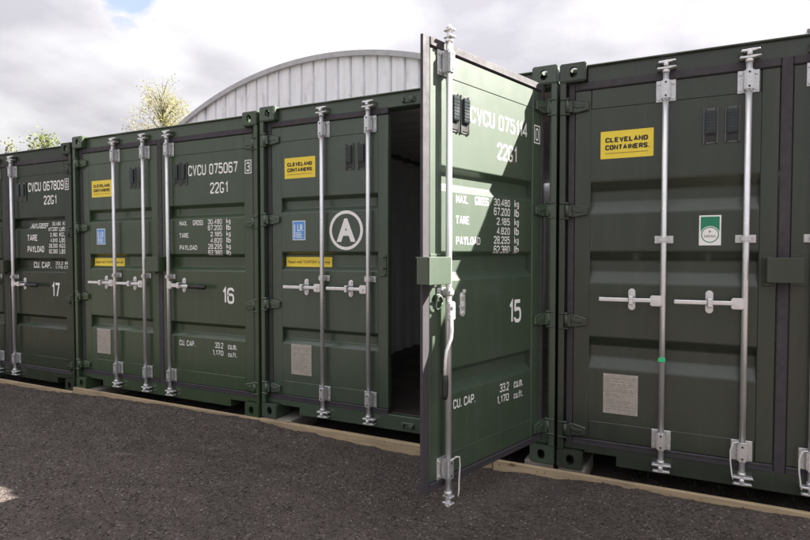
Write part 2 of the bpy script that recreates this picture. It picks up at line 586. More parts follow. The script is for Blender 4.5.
def casting_mesh():
    """hollow corner casting, front-left-bottom, with oval openings (front, side, below)"""
    def tmp(b):
        o = bpy.data.objects.new('tmp', b.mesh('tmp', []))
        col.objects.link(o)
        return o
    b = B(); b.box(0, .162, 0, .178, 0, .118, .007, seg=2); body = tmp(b)
    cut = []
    b = B(); b.box(.026, .138, .026, .152, .024, .096); cut.append(tmp(b))

    def stadium(cx, cz, w, h, n=10):
        r = w / 2
        pts = []
        for i in range(n + 1):
            a = math.pi * i / n
            pts.append((cx + r * math.cos(a), cz + h / 2 - r + r * math.sin(a)))
        for i in range(n + 1):
            a = math.pi + math.pi * i / n
            pts.append((cx + r * math.cos(a), cz - h / 2 + r + r * math.sin(a)))
        return pts
    b = B(); b.poly_xz(stadium(.086, .060, .048, .066), -.05, .06); cut.append(tmp(b))
    b = B(); b.poly_xz(stadium(.086, .060, .048, .066), -.06, .05)
    bmesh.ops.rotate(b.bm, verts=b.bm.verts, cent=(0, 0, 0), matrix=Matrix.Rotation(math.radians(90), 3, 'Z'))
    bmesh.ops.translate(b.bm, verts=b.bm.verts, vec=(0, 0, 0)); cut.append(tmp(b))
    b = B(); b.poly_xz(stadium(.084, .089, .062, .110), -.05, .05)
    bmesh.ops.rotate(b.bm, verts=b.bm.verts, cent=(0, 0, 0), matrix=Matrix.Rotation(math.radians(90), 3, 'X'))
    for v in b.bm.verts:
        v.co.y = abs(v.co.y)
    bmesh.ops.recalc_face_normals(b.bm, faces=b.bm.faces); cut.append(tmp(b))
    for cobj in cut:
        m = body.modifiers.new('cut', 'BOOLEAN')
        m.operation = 'DIFFERENCE'
        m.object = cobj
        m.solver = 'EXACT'
    dg = bpy.context.evaluated_depsgraph_get()
    me = bpy.data.meshes.new_from_object(body.evaluated_get(dg))
    for o in [body] + cut:
        bpy.data.objects.remove(o)
    return me


CAST0 = casting_mesh()


def casting_variant(fx, fz, mat):
    me = CAST0.copy()
    sx, szz = (-1 if fx else 1), (-1 if fz else 1)
    me.transform(Matrix.Diagonal((sx, 1, szz, 1)))
    if sx * szz < 0:
        me.flip_normals()
    me.materials.clear()
    me.materials.append(mat)
    me.name = 'corner_casting'
    return me


# door panel profile: z against depth behind the frame, three pressed troughs
PROF_WIDE = [(2.296, 0), (1.845, 0), (1.778, 1), (1.712, 1), (1.642, 0), (1.405, 0), (1.342, 1), (1.272, 1), (1.202, 0),
             (0.860, 0), (0.803, 1), (0.728, 1), (0.660, 0), (0.319, 0)]
PROF_NARROW = [(2.296, 0), (1.838, 0), (1.810, 1), (1.748, 1), (1.712, 0), (1.392, 0), (1.367, 1), (1.278, 1), (1.240, 0),
               (0.766, 0), (0.740, 1), (0.673, 1), (0.632, 0), (0.319, 0)]
TD = 0.040


def rounded(prof, r=0.010, n=3):
    out = [prof[0]]
    for i in range(1, len(prof) - 1):
        p, a, b = Vector(prof[i]), Vector(prof[i - 1]), Vector(prof[i + 1])
        da, db = (a - p), (b - p)
        rr = min(r, da.length * .45, db.length * .45)
        s, e = p + da.normalized() * rr, p + db.normalized() * rr
        for k in range(n + 1):
            t_ = k / n
            q = s * (1 - t_) ** 2 + p * 2 * t_ * (1 - t_) + e * t_ ** 2
            out.append((q.x, q.y))
    out.append(prof[-1])
    return out


RPROF, _rz, _ry = [], [], []


def set_profile(wide):
    global RPROF, _rz, _ry
    td = 0.046 if wide else TD
    RPROF = rounded([(z, DF + 0.003 + td * d) for z, d in (PROF_WIDE if wide else PROF_NARROW)], 0.010 if wide else 0.006)
    _rz = [z for z, y in RPROF][::-1]
    _ry = [y for z, y in RPROF][::-1]


def panel_y(x, z):
    """depth of the door surface at x (either leaf) and z"""
    xm = x if x < W / 2 else W - x
    if xm < 0.19 or xm > 1.10 or z > 2.296 or z < 0.319:
        return DF
    return float(np.interp(z, _rz, _ry))


# condensed stencil-plate lettering: strokes on a 4 x 6 grid; a leading 's' rounds the corners
GLYPH = {
    '0': ['s0,1 0,5 .6,6 3.4,6 4,5 4,1 3.4,0 .6,0 0,1'], '1': ['.6,4.6 2,6 2,0'], '2': ['s0,4.6 0,5.2 .8,6 3.2,6 4,5.2 4,4 3.4,3.2 .3,.6', '0,0 4,0', '.25,.9 .05,0'],
    '3': ['s0,4.8 0,5.3 .7,6 3.3,6 4,5.3 4,3.7 3.2,3.1 1.4,3.1', 's3.0,3.1 4,2.5 4,.8 3.3,0 .7,0 0,.7 0,1.2'],
    '4': ['3.1,0 3.1,6 0,1.6 4.2,1.6'], '5': ['3.8,6 .3,6 .15,3.1', 's.15,3.2 .9,3.7 3.2,3.7 4,2.9 4,.8 3.2,0 .8,0 0,.7 0,1.2'],
    '6': ['s4,4.9 4,5.2 3.3,6 .7,6 0,5.1 0,.9 .7,0 3.3,0 4,.9 4,2.7 3.3,3.5 .9,3.5 .1,2.8'], '7': ['0,6 4,6 1.6,0'],
    '8': ['s.8,3.1 .1,3.9 .1,5.2 .8,6 3.2,6 3.9,5.2 3.9,3.9 3.2,3.1 .8,3.1', 's3.2,3.1 4,2.3 4,.8 3.3,0 .7,0 0,.8 0,2.3 .8,3.1'],
    '9': ['s0,1.1 0,.8 .7,0 3.3,0 4,.9 4,5.1 3.3,6 .7,6 0,5.1 0,3.3 .7,2.5 3.1,2.5 3.9,3.2'],
    'A': ['0,0 2,6 4,0', '.8,1.7 3.2,1.7'], 'B': ['s0,3.1 3.1,3.1 3.8,3.8 3.8,5.3 3.1,6 0,6', '0,6.4 0,-.4', 's0,3.1 3.2,3.1 4,2.4 4,.8 3.2,0 0,0'],
    'C': ['s4,4.4 4,5 3.4,6 .6,6 0,5 0,1 .6,0 3.4,0 4,1 4,1.6'], 'D': ['s0,0 3,0 4,1.2 4,4.8 3,6 0,6', '0,6.4 0,-.4'], 'E': ['4,6 0,6 0,0 4,0', '0,3.1 3.2,3.1'],
    'F': ['4,6 0,6 0,-.4', '0,3.1 3.2,3.1'], 'G': ['s4,5.0 4,5.3 3.4,6 .6,6 0,5 0,1 .6,0 3.4,0 4,1 4,2.2', '4.4,2.2 2.3,2.2'], 'I': ['.8,-.4 .8,6.4'],
    'K': ['0,-.4 0,6.4', '4,6 .2,2.4', '1.6,3.6 4,0'], 'L': ['0,6.4 0,0 3.8,0'], 'M': ['0,-.4 0,6 2.2,2 4.4,6 4.4,-.4'], 'N': ['0,-.4 0,6 4,0 4,6.4'],
    'O': ['s0,1 0,5 .6,6 3.4,6 4,5 4,1 3.4,0 .6,0 0,1'], 'P': ['s0,2.6 3.1,2.6 4,3.4 4,5.2 3.1,6 0,6', '0,6.4 0,-.4'], 'R': ['s0,2.9 3.1,2.9 3.9,3.7 3.9,5.2 3.1,6 0,6', '0,6.4 0,-.4', '2.2,2.7 4,-.3'],
    'S': ['s4,4.7 4,5.2 3.3,6 .7,6 0,5.2 0,3.9 .7,3.2 3.3,2.8 4,2.1 4,.8 3.3,0 .7,0 0,.8 0,1.3'], 'T': ['-.2,6 4.2,6', '2,5.6 2,-.4'], 'U': ['s0,6.4 0,1 .7,0 3.3,0 4,1 4,6.4'],
    'V': ['0,6.4 2,0 4,6.4'], 'X': ['0,6.4 4,-.4', '4,6.4 0,-.4'], 'Y': ['0,6.4 2,3 4,6.4', '2,3.2 2,-.4'],
    '.': ['.3,-.4 .3,.6'], ',': ['.5,.6 .1,-.9'],
    'k': ['0,-.4 0,6.4', '2.8,4 .2,1.7', '1.2,2.7 3,-.2'], 'g': ['s2.8,2 2.8,.8 2.2,.1 .6,.1 0,.8 0,3.3 .6,4 2.2,4 2.8,3.3 2.8,2', 's2.8,3 2.8,-1 2.1,-1.7 .2,-1.7'],
    'l': ['.4,6.4 .4,-.4'], 'b': ['0,6.4 0,-.4', 's0,3.3 .7,4 2.2,4 2.9,3.3 2.9,.7 2.2,0 .7,0 0,.7'], 'c': ['s2.8,3 2.2,4 .6,4 0,3.2 0,.8 .6,0 2.2,0 2.8,1'],
    'u': ['s0,4.4 0,.8 .6,0 2.0,0 2.7,.8', '2.8,4.4 2.8,-.4'], 'm': ['0,-.4 0,4.4', 's0,3.2 .6,4 1.5,4 2.1,3.2 2.1,-.4', 's2.1,3.2 2.8,4 3.6,4 4.2,3.2 4.2,-.4'],
    'f': ['s2.2,6 1.4,6 .8,5.2 .8,-.4', '-.2,4 2.1,4'], 't': ['s.8,5.6 .8,.8 1.3,0 2.2,0', '-.2,4 2.2,4'],
}


def stroke_polys(body, x0, x1, z0, z1, hw=.42):
    """list of (points, faces) strokes fitted to the box x0..x1, z0..z1"""
    strokes, adv = [], 0.0
    for ch in body:
        if ch == ' ':
            adv += 3.2
            continue
        xm = 0
        for sdef in GLYPH[ch]:
            sm = sdef[0] == 's'
            P_ = [tuple(float(q) for q in w_.split(',')) for w_ in (sdef[1:] if sm else sdef).split()]
            xm = max([xm] + [q[0] for q in P_])
            closed = P_[0] == P_[-1]
            if closed:
                P_ = P_[:-1]
            if sm:
                for _ in range(2):
                    Q, n = [], len(P_)
                    rng_ = range(n) if closed else range(n - 1)
                    for i in rng_:
                        a, b_ = P_[i], P_[(i + 1) % n]
                        Q += [(a[0] * .75 + b_[0] * .25, a[1] * .75 + b_[1] * .25), (a[0] * .25 + b_[0] * .75, a[1] * .25 + b_[1] * .75)]
                    P_ = Q if closed else [P_[0]] + Q[1:-1] + [P_[-1]]
            n = len(P_)
            V = [Vector((q[0] + adv, q[1])) for q in P_]
            vs_, fs_ = [], []
            for i in range(n):
                pa = V[i - 1] if (i > 0 or closed) else None
                nb = V[(i + 1) % n] if (i < n - 1 or closed) else None
                d1 = (V[i] - pa).normalized() if pa is not None else None
                d2 = (nb - V[i]).normalized() if nb is not None else None
                d1 = d1 or d2
                d2 = d2 or d1
                t_ = (d1 + d2)
                t_ = t_.normalized() if t_.length > 1e-4 else d1
                nn = Vector((-t_.y, t_.x))
                k = hw / max(.45, nn.dot(Vector((-d1.y, d1.x))))
                vs_ += [V[i] + nn * k, V[i] - nn * k]
            for i in range(n if closed else n - 1):
                j = (i + 1) % n
                fs_.append((2 * i, 2 * i + 1, 2 * j + 1, 2 * j))
            strokes.append((np.array([tuple(q) for q in vs_]), fs_))
        adv += xm + 1.75 + (hw - .42)
    allv = np.concatenate([q[0] for q in strokes])
    lo, hi = allv.min(0), allv.max(0)
    out = []
    for v, f in strokes:
        X = x0 + (v[:, 0] - lo[0]) / max(hi[0] - lo[0], 1e-6) * (x1 - x0)
        Z = z0 + (v[:, 1] - lo[1]) / max(hi[1] - lo[1], 1e-6) * (z1 - z0)
        out.append((np.stack([X, Z], -1), f))
    return out


def text_polys(body, x0, x1, z0, z1, bold=0.0, spacing=1.0):
    """letters as flat faces fitted to the box x0..x1, z0..z1"""
    cu = bpy.data.curves.new('t', 'FONT')
    cu.body = body
    cu.size = 1.0
    cu.offset = bold
    cu.resolution_u = 3
    cu.space_character = spacing
    o = bpy.data.objects.new('t', cu)
    col.objects.link(o)
    dg = bpy.context.evaluated_depsgraph_get()
    me = bpy.data.meshes.new_from_object(o.evaluated_get(dg))
    bpy.data.objects.remove(o)
    v = np.array([tuple(q.co) for q in me.vertices])
    f = [tuple(p.vertices) for p in me.polygons]
    bpy.data.meshes.remove(me)
    lo, hi = v.min(0), v.max(0)
    X = x0 + (v[:, 0] - lo[0]) / max(hi[0] - lo[0], 1e-6) * (x1 - x0)
    Z = z0 + (v[:, 1] - lo[1]) / max(hi[1] - lo[1], 1e-6) * (z1 - z0)
    return np.stack([X, Z], -1), f


class Decal:
    """flat print laid on a door, following its troughs; built from layers"""
    def __init__(self):
        self.layers = []

    def rect(self, x0, x1, z0, z1, mi, lift, r=0.0):
        if r:
            pts = []
            for cx, cz, a in ((x1 - r, z1 - r, 0), (x0 + r, z1 - r, 90), (x0 + r, z0 + r, 180), (x1 - r, z0 + r, 270)):
                for k in range(4):
                    t_ = math.radians(a + 30 * k)
                    pts.append((cx + r * math.cos(t_), cz + r * math.sin(t_)))
        else:
            pts = [(x0, z0), (x1, z0), (x1, z1), (x0, z1)]
        self.layers.append((np.array(pts), [tuple(range(len(pts)))], mi, lift))
        return self

    def text(self, body, x0, x1, z0, z1, mi, lift, bold=0.0, spacing=1.0):
        v, f = text_polys(body, x0, x1, z0, z1, bold, spacing)
        self.layers.append((v, f, mi, lift))
        return self

    def plate(self, body, x0, x1, z0, z1, mi, lift, hw=.42):
        for k, (v, f) in enumerate(stroke_polys(body, x0, x1, z0, z1, hw)):
            self.layers.append((v, f, mi, lift + .00012 * (k % 4)))
        return self

    def ring(self, cx, cz, r0, r1, mi, lift, n=40, sx=1.0):
        v, f = [], []
        for i in range(n):
            a = 2 * math.pi * i / n
            v.append((cx + sx * r1 * math.cos(a), cz + r1 * math.sin(a)))
            v.append((cx + sx * r0 * math.cos(a), cz + r0 * math.sin(a)))
        for i in range(n):
            j = (i + 1) % n
            f.append((2 * i, 2 * j, 2 * j + 1, 2 * i + 1))
        self.layers.append((np.array(v), f, mi, lift))
        return self

    def disc(self, cx, cz, r, mi, lift, n=36, sx=1.0):
        v = [(cx + sx * r * math.cos(2 * math.pi * i / n), cz + r * math.sin(2 * math.pi * i / n)) for i in range(n)]
        self.layers.append((np.array(v), [tuple(range(n))], mi, lift))
        return self

    def mesh(self, name, mats, origin, conform=True, depth=None):
        bm = bmesh.new()
        for v, f, mi, lift in self.layers:
            b2 = bmesh.new()
            vv = [b2.verts.new((x, 0, z)) for x, z in v]
            for q in f:
                try:
                    b2.faces.new([vv[i] for i in q]).material_index = mi
                except ValueError:
                    pass
            if conform:
                zmin, zmax = v[:, 1].min(), v[:, 1].max()
                for zc in _rz:
                    if zmin < zc < zmax:
                        bmesh.ops.bisect_plane(b2, geom=b2.verts[:] + b2.edges[:] + b2.faces[:], plane_co=(0, 0, zc), plane_no=(0, 0, 1))
            for q in b2.verts:
                q.co.y = (panel_y(q.co.x, q.co.z) if depth is None else depth) - lift
            b2.normal_update()
            for q in b2.faces:
                if q.normal.y > 0:
                    q.normal_flip()
            me = bpy.data.meshes.new('x')
            b2.to_mesh(me)
            b2.free()
            bm.from_mesh(me)
            bpy.data.meshes.remove(me)
        o = Vector(origin)
        bmesh.ops.translate(bm, verts=bm.verts, vec=-o)
        me = bpy.data.meshes.new(name)
        bm.to_mesh(me)
        bm.free()
        for m in mats:
            me.materials.append(m)
        return me


_cache = {}


def cached(key, fn):
    if key not in _cache:
        _cache[key] = fn()
    return _cache[key]


BAR_Y = 0.014
HINGE_Z = (2.320, 1.660, 0.955, 0.250)


def b_gasket(x0, x1):
    """rubber seal round a leaf; x0,x1 outer limits"""
    b = B()
    y0, y1 = DF - 0.004, DF + 0.035
    zi0, zi1, zo0, zo1 = .200, 2.420, .156, 2.469
    xi0, xi1 = (x0 + .040, x1 - .001) if x0 < .5 else (x0 + .0565, x1 - .040)
    ya, yb_ = (y1, DF + .014) if x0 < .5 else (DF + .014, y1)
    b.box(x0, xi0 - .001, y0, ya, zo0, zo1, .004)
    if x0 > .5:
        b.box(xi1 + .001, x1, y0, yb_, zo0, zo1, .004)
    b.box(xi0, xi1, y0 - .0015, y1, zi1 + .001, zo1 + .001, .004)
    b.box(xi0, xi1, y0 - .0015, y1, zo0 - .001, zi0 - .001, .004)
    # raised lips
    b.box(xi0, xi1, y0 - .006, y0 + .004, zi1 + .004, zi1 + .014, .003)
    b.box(xi0, xi1, y0 - .006, y0 + .004, zi0 - .014, zi0 - .004, .003)
    return b


def b_frame(x0, x1):
    b = B()
    y0, y1 = DF, DF + .052
    b.box(x0, x0 + .100, y0, y1, .200, 2.420, .005)
    b.box(x1 - .100, x1, y0, y1, .200, 2.420, .005) if x0 > 1 else b.box(x1 - .090, x1, y0, y1, .200, 2.420, .005)
    xa, xb = (x0 + .1005, x1 - .0905) if x0 < 1 else (x0 + .1005, x1 - .1005)
    b.box(xa, xb, y0 + .0006, y1, 2.296, 2.4195, .004)
    b.box(xa, xb, y0 + .0006, y1, .2005, .319, .004)
    return b


def b_panel(x0, x1):
    b = B()
    b.strip([(y, z) for z, y in RPROF], x0, x1, (1, 0), .004)
    return b


def bracket(b, x, z, w, h, bolts=True, small=False):
    """pressed bearing bracket holding a bar at x"""
    yb = DF - .0006
    b.box(x - w / 2, x + w / 2, yb - .005, yb, z - h / 2, z + h / 2, .0025)
    b.box(x - .024, x + .024, BAR_Y - .024, yb - .004, z - h / 2 + .004, z + h / 2 - .004, .008, seg=2)
    if small:
        for s_ in (-1, 1):
            b.cyl((x + s_ * (w / 2 - .013), yb - .011, z), (x + s_ * (w / 2 - .013), yb - .003, z), .008, n=8)
        return
    for sx in (-1, 1):
        for s_ in (-1, 1):
            cx, cz = x + sx * (w / 2 - .014), z + s_ * (h / 2 - .020)
            b.cyl((cx, yb - .012, cz), (cx, yb - .003, cz), .0095, n=8)
    for s_ in (-1, 1):
        b.cyl((x, BAR_Y - .026, z + s_ * (h / 2 - .025)), (x, BAR_Y - .020, z + s_ * (h / 2 - .025)), .006, n=8, mi=1)


def b_bar(x, turned=False):
    b = B()
    b.cyl((x, BAR_Y, .130), (x, BAR_Y, 2.468), .0165, n=18)
    for zc, sg in ((2.468, 1), (.130, -1)):
        b.cyl((x, BAR_Y, zc - sg * .012), (x, BAR_Y, zc + sg * .006), .021, n=14)
        b.cyl((x, BAR_Y, zc), (x, BAR_Y, zc + sg * .060), .0135, n=12)
        # two cam plates with a hooked outline
        for k, zp in enumerate((.016, .052)):
            z0 = zc + sg * zp
            w_ = .050 if k == 0 else .044
            if turned:
                w_ = .030
            if turned:
                b.box(x - .020, x + .020, BAR_Y - w_, BAR_Y + .024, z0 - .006, z0 + .006, .004)
            else:
                b.poly_xz([(x - w_, z0 - .006), (x - .018, z0 - .008), (x + .020, z0 - .007), (x + w_ + .008, z0 - .001 + sg * .002),
                           (x + w_ + .002, z0 + .006), (x + .016, z0 + .007), (x - .02, z0 + .005), (x - w_ + .006, z0 + .005)], BAR_Y - .018, BAR_Y + .026, bev=.002)
        if turned:
            b.cyl((x, BAR_Y, zc + sg * .058), (x, BAR_Y, zc + sg * .078), .018, .010, n=12)
        else:
            b.box(x - .012, x + .012, BAR_Y - .028, BAR_Y + .02, zc + sg * .034 - .012, zc + sg * .034 + .012, .005)
    return b


def b_keeper(x, z, sg):
    """cam keeper welded to the header or sill"""
    b = B()
    y1 = DF - .001
    for dx in (-.045, .030):
        b.box(x + dx, x + dx + .016, y1 - .030, y1, z - .018, z + .018, .004)
    b.box(x - .05, x + .05, y1 - .010, y1, z - .022, z + .022, .004)
    b.box(x + .012, x + .046, y1 - .036, y1 - .028, z - .014, z + .014, .003)
    return b


def b_handle_left(x):
    """flat handle pointing left from the bar at x, in its catch"""
    b = B()
    z = 1.106
    b.box(x - .068, x - .004, BAR_Y - .026, BAR_Y - .010, z - .032, z + .032, .006, seg=2)
    b.cyl((x - .040, BAR_Y - .034, z), (x - .040, BAR_Y - .02, z), .012, n=10)
    pts = [(x - .060, BAR_Y - .018, z), (x - .12, BAR_Y - .018, z), (x - .19, BAR_Y - .030, z + .003), (x - .27, BAR_Y - .034, z + .004), (x - .358, BAR_Y - .034, z + .005)]
    for p, q in zip(pts[:-1], pts[1:]):
        d = Vector(q) - Vector(p)
        b.box(p[0] - d.length - .003, p[0] + .003, p[1] - .006, p[1] + .006, z - .0125, z + .0125, .004,
              rot=(Vector(p), Matrix.Rotation(math.atan2(d.y, d.x) - math.pi, 3, 'Z')))
    return b


def b_catch(x, z=1.106, bow=True):
    """oval catch plate with its hinged bow"""
    b = B()
    yb = DF + .0025
    n = 14
    pts = []
    for i in range(n + 1):
        a = math.pi * i / n
        pts.append((x + .021 * math.cos(a), z + .046 + .021 * math.sin(a)))
    for i in range(n + 1):
        a = math.pi + math.pi * i / n
        pts.append((x + .021 * math.cos(a), z - .046 + .021 * math.sin(a)))
    b.poly_xz(pts, yb - .007, yb, bev=.002)
    for s_ in (-1, 1):
        b.cyl((x, yb - .014, z + s_ * .046), (x, yb - .005, z + s_ * .046), .011, n=10)
    if not bow:
        b.box(x - .012, x + .012, yb - .016, yb - .006, z - .016, z + .016, .003)
        b.box(x - .045, x - .010, yb - .016, yb - .010, z - .012, z - .006, .002)
        b.box(x - .010, x + .010, yb - .022, yb - .006, z + .062, z + .082, .003)
        return b
    b.box(x - .014, x + .014, BAR_Y - .042, yb - .006, z + .017, z + .026, .003)
    b.box(x - .014, x + .014, BAR_Y - .042, yb - .006, z - .026, z - .017, .003)
    b.box(x - .013, x + .013, BAR_Y - .050, BAR_Y - .041, z - .026, z + .026, .004)
    return b


def b_handle_right(x):
    """lever pointing right from the third bar, closed; black grip is a second piece"""
    b = B()
    z = 1.106
    b.box(x + .004, x + .060, BAR_Y - .028, BAR_Y - .008, z - .034, z + .034, .006, seg=2)
    b.box(x + .055, x + .150, BAR_Y - .026, BAR_Y - .012, z - .020, z + .016, .005)
    b.box(x + .140, x + .300, BAR_Y - .030, BAR_Y - .018, z - .018, z + .008, .004)
    return b


def b_handle_open(x):
    """the same lever hanging down along the bar of the open leaf"""
    b = B()
    b.box(x - .034, x + .018, BAR_Y - .036, BAR_Y - .008, 1.040, 1.135, .006, seg=2)
    pts = [(x - .022, BAR_Y - .034, 1.07), (x - .022, BAR_Y - .036, .99), (x - .028, BAR_Y - .038, .95), (x - .060, BAR_Y - .038, .89), (x - .070, BAR_Y - .038, .84), (x - .072, BAR_Y - .036, .72)]
    b.tube(pts, [.011, .012, .012, .011, .010, .010], 10)
    b.cyl((x - .01, BAR_Y - .044, 1.11), (x - .01, BAR_Y - .034, 1.11), .011, n=10)
    return b


def b_lockbox():
    b = B()
    x0, x1, z0, z1 = 1.130, 1.300, 1.230, 1.366
    y0 = -.052
    b.box(x0, x1, y0, y0 + .006, z0, z1, .002)
    b.box(x0, x0 + .006, y0 + .0065, DF - .02, z0 + .001, z1 - .0005, .002)
    b.box(x1 - .006, x1, y0 + .0065, DF - .001, z0 + .001, z1 - .0005, .002)
    b.box(x0 + .0065, x1 - .0065, y0 + .0065, DF - .006, z1 - .007, z1 - .001, .002)
    b.box(x1 - .05, x1 + .035, DF - .005, DF - .0005, z0 - .02, z1 + .015, .002)
    return b


def b_lockbracket():
    """the fixed half on the left leaf"""
    b = B()
    b.box(1.118, 1.176, DF - .006, DF - .0005, 1.205, 1.372, .002)
    b.box(1.150, 1.176, -.01, DF - .0065, 1.345, 1.353, .002)
    b.box(1.150, 1.176, -.01, DF - .0065, 1.262, 1.270, .002)
    b.box(1.122, 1.172, DF - .020, DF - .0065, 1.208, 1.226, .003)
    return b


def b_vent():
    """ventilator: thin frame with lugs, smooth hood, dark slot under it; centred on x=0,z=0, face at y=0"""
    b = B()
    w_, h_ = .076, .205
    b.box(-w_ / 2, w_ / 2, -.004, -.0004, -h_ / 2, h_ / 2, .0015)
    for x0_, x1_, z0_, z1_ in ((-w_ / 2, -w_ / 2 + .008, -h_ / 2, h_ / 2), (w_ / 2 - .008, w_ / 2, -h_ / 2, h_ / 2)):
        b.box(x0_, x1_, -.010, -.0045, z0_, z1_, .002)
    b.box(-w_ / 2 + .0085, w_ / 2 - .0085, -.022, -.0045, -.050, h_ / 2 - .016, .006, seg=2, mi=1)
    b.box(-w_ / 2 + .0085, w_ / 2 - .0085, -.008, -.0042, -h_ / 2 + .012, -.0505, .001, mi=2)
    for i in range(7):
        z = -.040 + i * .017
        b.box(-w_ / 2 + .014, w_ / 2 - .014, -.0235, -.021, z, z + .010, .001, mi=1)
    for sx in (-1, 1):
        for sz_ in (-1, 1):
            b.cyl((sx * .027, -.009, sz_ * .096), (sx * .027, -.004, sz_ * .096), .005, n=8, mi=2)
    return b


def b_hinge(x_pin, sgn, z):
    """forged hinge blade on the leaf: knuckle at the pin, tapering blade with a raised rib"""
    b = B()
    t_ = sgn
    pts = [(x_pin - t_ * .008, z - .040), (x_pin + t_ * .055, z - .040), (x_pin + t_ * .125, z - .028), (x_pin + t_ * .128, z + .022), (x_pin + t_ * .055, z + .040), (x_pin - t_ * .008, z + .040)]
    b.poly_xz(pts, DF - .022, DF - .0008, bev=.005)
    b.poly_xz([(x_pin + t_ * .030, z + .026), (x_pin + t_ * .060, z + .010), (x_pin + t_ * .100, z + .010), (x_pin + t_ * .100, z - .010), (x_pin + t_ * .052, z - .010), (x_pin + t_ * .022, z + .006)], DF - .027, DF - .021, bev=.003)
    b.cyl((x_pin, .012, z - .040), (x_pin, .012, z + .040), .016, n=14)
    b.box(min(x_pin, x_pin + t_ * .03), max(x_pin, x_pin + t_ * .03), .004, DF - .004, z - .038, z + .038, .004)
    return b


def b_lug(x_edge, sgn, z):
    """hinge lugs welded to the post either side of the knuckle"""
    b = B()
    xa, xb = sorted((x_edge + sgn * .006, x_edge + sgn * .066))
    for dz in (.048, -.048):
        b.box(xa, xb, -.004, .040, z + dz - .006, z + dz + .006, .004)
    xm = x_edge + sgn * .05
    b.cyl((xm, .012, z - .056), (xm, .012, z + .056), .0085, n=10)
    return b


def corr_profile(a0, a1, amp, period=.278):
    pts, p = [], a0
    while p < a1:
        for da, d in ((0, 0), (.072, 0), (.139, amp), (.211, amp)):
            if p + da < a1:
                pts.append((p + da, d))
        p += period
    pts.append((a1, pts[-1][1]))
    return pts


def sheet(b, pts, conv, mi=0):
    """single-sided wall strips: pts (a,d); conv(a,d,k) -> xyz for the two ends k=0,1"""
    p0 = [b.bm.verts.new(conv(a, d, 0)) for a, d in pts]
    p1 = [b.bm.verts.new(conv(a, d, 1)) for a, d in pts]
    for i in range(len(pts) - 1):
        b.bm.faces.new((p0[i], p0[i + 1], p1[i + 1], p1[i])).material_index = mi


